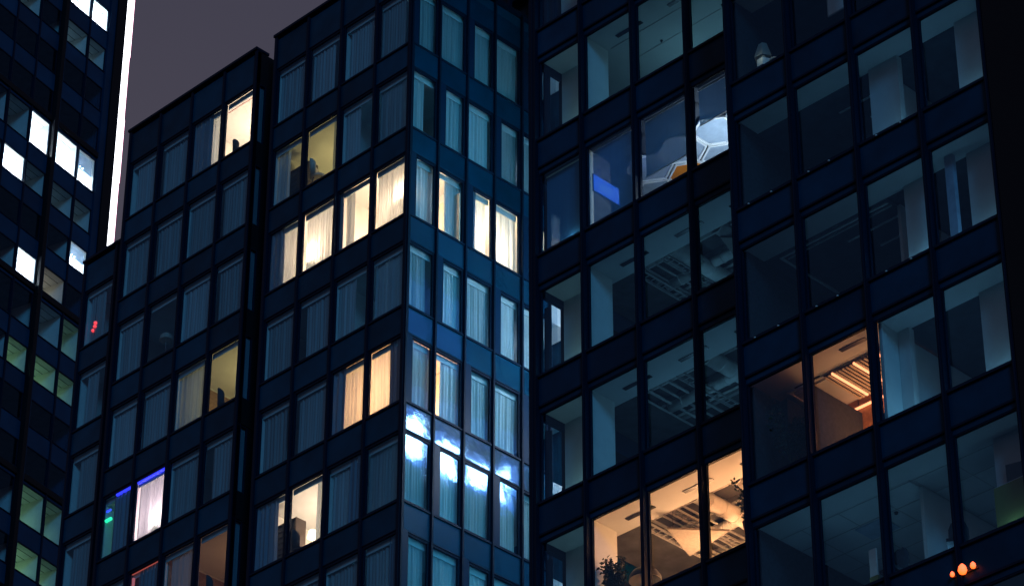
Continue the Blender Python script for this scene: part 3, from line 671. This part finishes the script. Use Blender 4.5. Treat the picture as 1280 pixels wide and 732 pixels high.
for q, p_, og, lb in HEXES:
    R_ = 0.75; hexpanel(-49.98+math.sqrt(3)*(R_+0.03)*(q+p_/2), 58.87+1.5*(R_+0.03)*p_, OS[2]+OWH-0.10, R_, og, lb)
ol(-49.6, 58.9, OS[2]+1.3, 210, (0.75, 0.88, 1.0))

# plants, dome lamp and blind in the front half
plant(T(-53.0, 57.3, OS[5]-0.05), 'leafy potted plant in the orange-lit office window', 1.75, 0.45, 1100, 0.12, 'dark_leaf', seed=4)
plant(T(-48.0, 57.2, OS[5]+0.6), 'trailing plant hanging at the right edge of the orange-lit office', 2.0, 0.42, 600, 0.085, seed=9, hang=0.5, low=0.1)
dm = tag(empty('dome_lamp', T(-52.25, 57.75, OS[5]+0.95)), 'black dome pendant lamp behind the plant in orange-lit office', 'lamp')
obj('shade', MB().lathe([(0.46, 0.0), (0.44, 0.14), (0.35, 0.28), (0.2, 0.37), (0.04, 0.41)], 28), 'dark_metal', dm, WM[dm], True)
obj('lining', MB().lathe([(0.45, -0.003), (0.43, 0.13), (0.34, 0.27), (0.19, 0.36), (0.0, 0.39)], 28), 'lamp_cloth', dm, WM[dm], True)
obj('cord', MB().tube([(0, 0, 0.4), (0, 0, 2.5)], 0.012, 8), 'dark_metal', dm, WM[dm])
vb = tag(empty('venetian_blind', T(-47.78, 57.15, OS[1]+0.0)), 'narrow strip of white slatted blind at upper office window', 'blind')
sm_ = cached('slat', lambda: MB().box(0, 0.55, -0.02, 0.02, 0, 0.012).mesh('slat', 'white_plastic'))
for k in range(40): obj('slat', sm_, None, vb, WM[vb] @ T(0, 0, 0.1+0.07*k) @ Matrix.Rotation(0.7, 4, 'X'))
office_chair(T(-54.4, 57.45, OS[0]-0.05), 'office chair silhouette at the top-left office window')
office_chair(T(-53.7, 57.35, OS[0]-0.05), 'second office chair silhouette near top-left office column')

# ------------------------------------------------------------------ interiors of the forward half of the office tower
X0, X1 = -45.70, -37.15
for r in range(0, 8):
    s = OS[r]; hd = s+OWH; nxt = OS[r-1] if r else ZT
    lit = r in (5,)
    ob(X0, X1, 54.74, 55.50, hd+0.03, nxt-0.06, 'ceiling_paint', 'ceiling_bulkhead')
    ob(X0, -41.43, 55.51, 60.5, hd+0.03, nxt-0.06, 'ceiling_paint' if r in (5, 6, 7) else 'dark_ceiling', 'floor_slab')  # dark paint stands in for the gloom behind the lit soffit
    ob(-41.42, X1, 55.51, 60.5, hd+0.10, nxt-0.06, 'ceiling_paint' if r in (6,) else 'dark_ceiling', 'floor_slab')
    ob(-41.42, -41.32, 54.76 if r == 5 else 55.95, 60.4, s-0.05, hd+0.02, 'plaster', 'partition_wall')
    ob(X0, X1, 60.4, 60.5, s-0.05, hd+0.02, 'plaster', 'back_wall')
    ob(X0, X0+0.08, 54.8, 60.3, s-0.05, hd+0.02, 'charcoal_fabric', 'partition_wall')
    ob(-38.72, X1, 55.40, 56.3, s-0.05, hd+0.02, 'plaster', 'column')
    if r in (3, 4):
        for q in range(3): ob(-43.4+q*0.5, -41.5, 56.3+q*0.75, 56.36+q*0.75, hd+0.005, hd+0.028, 'white_plastic', 'ceiling_trim')
        for u in (-45.2, -44.4, -43.1, -42.4, -40.8, -40.0):
            obj('sill_stud', cached('stud', lambda: MB().lathe([(0.0, 0.0), (0.03, 0.0), (0.03, 0.03), (0.0, 0.035)], 8).mesh('sill_stud', 'white_plastic')), None, OT, T(u, 54.44, s-0.08))
WHITEP = {3: (-41.62, -40.65), 4: (-40.76, -39.92), 5: (-41.31, -40.95)}
for r, (a, b) in WHITEP.items(): ob(a, b, 55.40, 55.60, OS[r]-0.05, OS[r]+OWH+0.02, 'plaster', 'white_pillar')
ob(-39.2, -38.95, 55.1, 55.25, OS[4]-0.05, OS[4]+OWH+0.02, 'hex_white', 'white_pillar')
# tray ceiling frame in the dark meeting room
for a in ((-45.2, -41.5, 55.62, 55.68), (-45.2, -45.14, 55.69, 58.5), (-45.05, -41.5, 55.80, 55.83)):
    ob(*a, OS[4]+OWH-0.02, OS[4]+OWH+0.025, 'white_plastic', 'ceiling_trim')
    ob(*a, OS[5]+OWH-0.02, OS[5]+OWH+0.025, 'white_plastic', 'ceiling_trim')
for r, p in ((0, 3), (1, 3), (2, 2), (3, 10), (4, 9), (5, 12), (6, 9)):
    ol(-40.1, 55.02, OS[r]+0.18, p, TEAL, 0.1); ol(-38.0, 54.86, OS[r]+0.1, p*0.7, TEAL, 0.05)  # low lights near the glass, added to lift soffits and columns
for r, p in ((1, 1.2), (2, 0.6), (3, 6), (4, 1.2), (6, 12), (7, 5)):
    ol(-43.5, 55.02, OS[r]+0.18, p, TEAL, 0.1)
# the warm room with the slatted ceiling
z5 = OS[5]+OWH
ol(-42.9, 56.75, OS[5]+1.7, 80, (1.0, 0.38, 0.14)); ol(-42.3, 56.3, OS[5]+0.7, 16, (1.0, 0.55, 0.28))
sl = tag(empty('slatted_ceiling_panel', T(-43.95, 55.62, z5-0.10)), 'dark slatted ceiling raft with glowing orange lines in the warm meeting room', 'ceiling raft')
obj('tray', MB().box(0, 2.45, 0, 1.45, 0.07, 0.10), 'slat_paint', sl, WM[sl])
sm2 = cached('cslat', lambda: MB().box(0, 0.052, 0, 1.45, 0, 0.03).mesh('slat', 'cream_fabric'))
lm2 = cached('cled', lambda: MB().box(0, 0.045, 0, 1.45, 0.0, 0.06).mesh('glow_line', 'led_orange'))
for k in range(20):
    if k in (2, 8, 14): obj('glow_line', lm2, None, sl, WM[sl] @ T(0.02+0.12*k, 0, 0))
    else: obj('slat', sm2, None, sl, WM[sl] @ T(0.02+0.12*k, 0, 0))
ob(-45.05, -41.45, 57.20, 57.26, OS[5], z5+0.02, 'wood', 'wood_wall')
ob(-45.6, -45.1, 55.5, 57.19, OS[5], z5-0.25, 'charcoal_fabric', 'partition_wall'); ob(-44.05, -43.98, 55.0, 57.19, OS[5], z5-0.45, 'charcoal_fabric', 'partition_wall')
for k in range(8): ob(-45.0+0.45*k, -44.98+0.45*k, 57.185, 57.199, OS[5], z5, 'dark_wood', 'wood_joint')
tag(obj('cove_light', MB().box(-44.6, -41.6, 57.10, 57.17, z5-0.31, z5-0.27), 'led_orange'), 'orange cove light strip at the back of warm meeting room', 'light strip')
for k, (a, b) in enumerate(((-44.9, 55.58), (-42.9, 54.98))): ob(a, a+0.85, b, b+0.14, z5+0.008, z5+0.026, 'dark_metal', 'slot_diffuser')
plant(T(-44.75, 55.15, OS[5]-0.05), 'large dark indoor tree left of the warm meeting room', 2.5, 0.62, 1100, 0.10, 'dark_leaf', 'indoor_tree', seed=21)
office_chair(T(-43.2, 55.35, OS[5]-0.35), 'office chair back below the glowing ceiling lines')
office_chair(T(-42.0, 55.25, OS[5]-0.25), 'office chair at right end of the warm meeting room')
# upper rooms
dl = tag(empty('desk_lamp', T(-45.0, 55.15, OS[2]+0.55)), 'pale bell-shaped desk lamp in dark upper office window', 'lamp')
obj('shade', MB().lathe([(0.27, 0.30), (0.25, 0.42), (0.13, 0.80), (0.06, 0.84), (0.0, 0.85)], 6), 'lamp_cloth', dl, WM[dl])
obj('body', MB().lathe([(0.0, 0.0), (0.2, 0.0), (0.2, 0.24), (0.12, 0.25), (0.05, 0.42)], 6), 'white_plastic', dl, WM[dl])
obj('arm', MB().tube([(0.15, 0, 0.18), (0.34, 0.05, 0.22), (0.46, 0.05, 0.12)], 0.03, 8), 'white_plastic', dl, WM[dl])
light('lamp_light', (0.1, -0.35, 0.2), 0.5, (0.9, 1.0, 0.75), WM[dl], 0.08, dl)
pb = tag(empty('pinboard', T(-42.9, 55.45, OS[2]+1.35)), 'pale pinboard high in the dark upper office', 'board')
obj('board', MB().box(0.03, 0.77, 0.005, 0.03, 0.03, 0.87), 'white_plastic', pb, WM[pb])
obj('frame', MB().ring(0, 0.8, 0.0, 0.04, 0, 0.9, 0.028), 'tray_metal', pb, WM[pb])
# lower rooms
z6 = OS[6]+OWH
for q in range(4): ob(-45.6, -37.3, 55.55+q*0.85, 55.57+q*0.85, z6+0.018, z6+0.029, 'tray_metal', 'ceiling_joint')
for q in range(6): ob(-44.9+q*1.2, -44.88+q*1.2, 55.52, 59.5, z6+0.012, z6+0.0175, 'tray_metal', 'ceiling_joint')
ob(-43.9, -43.0, 56.45, 57.15, z6-0.01, z6+0.011, 'hex_white', 'light_panel')
obj('smoke_alarm', MB().lathe([(0.0, -0.06), (0.04, -0.055), (0.06, 0.0)], 12), 'dark_metal', OT, T(-42.6, 56.5, z6+0.01))
def board(M, w, h, h2, label):
    t = tag(empty('notice_board', M), label, 'board')
    obj('white_panel', MB().box(0, w, 0, 0.05, h2+0.003, h), 'white_plastic', t, M); obj('yellow_panel', MB().box(-0.02, w+0.02, -0.01, 0.06, 0, h2), 'yellow_board', t, M)
board(T(-42.62, 55.30, OS[6]-0.05), 0.22, 1.50, 0.75, 'narrow white and yellow board in lower office window')
board(T(-38.55, 55.05, OS[6]-0.05), 1.0, 1.52, 1.50, 'yellow board at lower right corner of the office')
mo = tag(empty('monitor', T(-38.3, 55.22, OS[6]+1.45)), 'dark monitor standing on the yellow board', 'monitor')
obj('screen', MB().prism([(0, 0), (0.62, 0.18), (0.60, 0.22), (-0.02, 0.04)], 0.10, 0.62), 'dark_metal', mo, WM[mo]); obj('stand', MB().box(0.2, 0.4, 0.1, 0.25, 0.0, 0.11), 'tray_metal', mo, WM[mo])
office_chair(T(-41.75, 55.10, OS[6]-0.05), 'office chair left of the dark lower office bay'); office_chair(T(-39.75, 55.05, OS[6]-0.05) @ Matrix.Rotation(0.5, 4, 'Z'), 'office chair beside the mullion in lower office')
plant(T(-43.75, 55.3, OS[6]+0.1), 'small leafy plant on lower office sill', 0.75, 0.16, 90, 0.05, 'dark_leaf', seed=31)
tag(obj('door_light', MB().box(-45.38, -45.30, 55.0, 55.04, OS[6]+0.5, OS[6]+1.1), 'screen_text'), 'small cyan light in the lowest left office window', 'light')
# red reflection in the spandrel glass, built as three added glowing lobes
rl_ = tag(empty('red_reflection', T(-39.22, 54.49, 37.68)), 'cluster of three red light reflections in the lower office spandrel', 'lamp')
obj('lobe_bar', MB().box(-0.38, 0.38, 0.0, 0.03, -0.02, 0.0), 'dark_metal', rl_, WM[rl_])
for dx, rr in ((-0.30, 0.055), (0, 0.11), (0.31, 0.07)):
    obj('bulb', MB().lathe([(0.0, -rr), (rr*0.7, -rr*0.7), (rr, 0), (rr*0.8, rr*0.9), (rr*0.3, rr*1.5), (0.0, rr*1.55)], 14), 'reflection_red', rl_, WM[rl_] @ T(dx, -0.08, 0.02), True)

# ------------------------------------------------------------------ the far tower with the light strip
LT = empty('far_tower', frame(-146.94, 104.17, 103)); FL = WM[LT]
tag(LT, 'tall far glass tower at the left edge with a white light strip', 'building')
LS = [146.7-3.475*k for k in range(16)]       # window sills; a deep groove every fourth floor
COLS = [(-10.6, -8.2), (-8.2, -5.8), (-5.8, -3.45), (-3.45, -1.3), (-0.7, 1.7), (1.7, 3.7)]
LB, LTOP = LS[-1]-1.5, 149.5
GROOVE = (4, 8, 12)
for c in (-10.6, -8.2, -5.8, -3.45, 1.7): bar(LT, FL, c-0.06, c+0.06, -0.06, 0.2, LB, LTOP, 'mullion', 'mullion')
bar(LT, FL, -1.30, -0.95, -0.30, 0.2, LB, LTOP, 'black_cladding', 'pier'); bar(LT, FL, -0.94, -0.70, -0.12, 0.2, LB, LTOP, 'tower_spandrel', 'pier')
bar(LT, FL, 3.70, 4.35, -0.08, 0.4, LB, LTOP, 'tower_spandrel', 'corner_pier'); bar(LT, FL, 3.72, 5.28, 0.52, 6.0, LB, LTOP, 'tower_spandrel', 'side_wall'); bar(LT, FL, 4.36, 5.30, -0.20, 0.5, LB, LTOP, 'black_cladding', 'corner_pier')
for k, s in enumerate(LS):
    tall = (k-1) in GROOVE; h = 2.72 if tall else 2.0
    top = (LS[k-1]-0.55 if tall else LS[k-1]-0.06) if k else LTOP
    for (a, b) in COLS:
        x0, x1 = a+0.065, b-0.065
        window(LT, FL @ T(x0, 0, s), x1-x0, h, 'tower_glass', 0.05)
        if not tall: panel(LT, FL @ T(x0, 0, s+h+0.02), x1-x0, top-s-h-0.02, 'tower_spandrel')
        else: panel(LT, FL @ T(x0, 0, s+h+0.02), x1-x0, max(0.1, top-s-h-0.02), 'tower_spandrel')
        bar(LT, FL, x0, x1, -0.03, 0.2, s-0.055, s-0.002, 'transom', 'transom')
    if k in GROOVE: bar(LT, FL, -10.6, -1.31, -0.10, 0.3, s-0.53, s-0.12, 'black_cladding', 'groove'); bar(LT, FL, -0.69, 3.69, -0.10, 0.3, s-0.53, s-0.12, 'black_cladding', 'groove')
    bar(LT, FL, -10.6, 3.68, 0.125, 6.0, (LS[k+1] if k < 15 else s-3.4)+ (2.75 if k in GROOVE else 2.05), s-0.08, 'dark_ceiling', 'floor_slab')  # slab painted dark to keep unlit rooms in shade
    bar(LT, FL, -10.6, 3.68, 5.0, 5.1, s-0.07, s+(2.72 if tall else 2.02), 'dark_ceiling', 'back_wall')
bar(LT, FL, -10.6, 5.3, 6.1, 12, 0, LTOP, 'tower_spandrel', 'core'); bar(LT, FL, -10.6, 5.25, 0.1, 6.05, 0, LB-0.01, 'tower_spandrel', 'lower_storeys')
WHT = (0.85, 0.93, 1.0); GRN = (0.50, 1.0, 0.46); TL_ = (0.5, 0.85, 1.0)
def fl(k, c, p, col, d=1.6, hh=0.9):
    """a lit room of the far tower: side walls and a lamp low in the room"""
    a, b = COLS[c]; s = LS[k]; h = 2.72 if (k-1) in GROOVE else 2.0
    for x in (a+0.02, b-0.07): bar(LT, FL, x, x+0.05, 0.125, 4.9, s-0.06, s+h+0.01, 'plaster', 'partition_wall')
    bar(LT, FL, a+0.08, b-0.08, 2.6, 2.66, s-0.06, s+h+0.01, 'plaster', 'partition_wall')
    bar(LT, FL, a+0.08, b-0.08, 0.13, 2.55, s+h-0.03, s+h+0.005, 'ceiling_paint', 'ceiling_panel')
    for q in range(3): bar(LT, FL, a+0.09, b-0.09, 0.6+0.6*q, 0.64+0.6*q, s+h-0.045, s+h-0.031, 'dark_metal', 'ceiling_joint')
    if (k, c) in ((5, 5), (7, 5)):
        bar(LT, FL, a+0.1, b-0.1, 0.3, 0.36, s+h*0.52, s+h, 'roller_cloth', 'blind')  # sheet added to keep the upper half of the window dark
        for q in range(3): bar(LT, FL, a+0.25+0.3*q, a+0.33+0.3*q, 0.22, 0.29, s+h*0.53, s+h*0.53+0.08, 'spark', 'bulb')
    light('tower_room_light', ((a+b)/2, d, s+hh), p*2.6, col, FL, 0.15)
for k, c, p, col in ((1, 4, 240, WHT), (1, 5, 240, WHT), (2, 4, 2.0, TL_), (2, 5, 1.2, TL_), (2, 2, 1.0, TL_), (5, 3, 260, WHT), (5, 4, 260, WHT), (5, 5, 220, WHT), (6, 2, 240, WHT),
                     (6, 4, 0.9, TL_), (6, 5, 0.9, TL_), (7, 5, 240, WHT), (8, 3, 240, WHT), (8, 4, 5, (1.0, 0.8, 0.55)), (9, 5, 2.0, GRN), (10, 3, 3.6, GRN), (10, 4, 4.5, GRN), (10, 5, 2.6, GRN),
                     (13, 4, 5, GRN), (13, 5, 2.4, GRN), (14, 4, 5.5, GRN), (14, 5, 2.6, GRN), (9, 4, 0.7, TL_), (5, 2, 0.4, TL_), (6, 3, 0.5, TL_)):
    fl(k, c, p, col)
# upright light strip on the corner, one tube per storey
ls = tag(empty('light_column', FL @ T(5.74, -0.1, LB)), 'glowing white light strip running up the corner of the far tower', 'light strip'); Mls = WM[ls]
obj('channel', MB().box(-0.43, 0.44, 0.10, 0.35, 0, LTOP-LB), 'tower_spandrel', ls, Mls)
z = 0.0; k = 0
while z < LTOP-LB-0.3:
    h = min(5.5, LTOP-LB-z); dx = 0.05*((k % 2)*2-1)*0.6
    obj('lens_fringe', MB().box(0.365+dx, 0.42+dx, -0.01, 0.085, z+0.02, z+h-0.02), 'fringe_pink', ls, Mls)  # pink lens fringe built as a thin glowing bar
    obj('tube', MB().box(-0.34+dx, 0.36+dx, -0.02, 0.09, z+0.02, z+h-0.02), 'led_white', ls, Mls); z += h; k += 1

# ------------------------------------------------------------------ dark building far behind the gap
RBD = empty('rear_building', T(-76, 84, 0)); tag(RBD, 'dark latticed building just visible behind the hotel roof', 'building')
bar(RBD, I4, -84, -62, 82, 95, 0, 118, 'rear_cladding', 'wall')
for k in range(14): bar(RBD, I4, -84, -62, 81.5, 81.9, 84+2.4*k, 84.35+2.4*k, 'mullion', 'ledge')
for k in range(16): bar(RBD, I4, -84+1.4*k, -83.85+1.4*k, 81.3, 81.49, 80, 118, 'mullion', 'post')
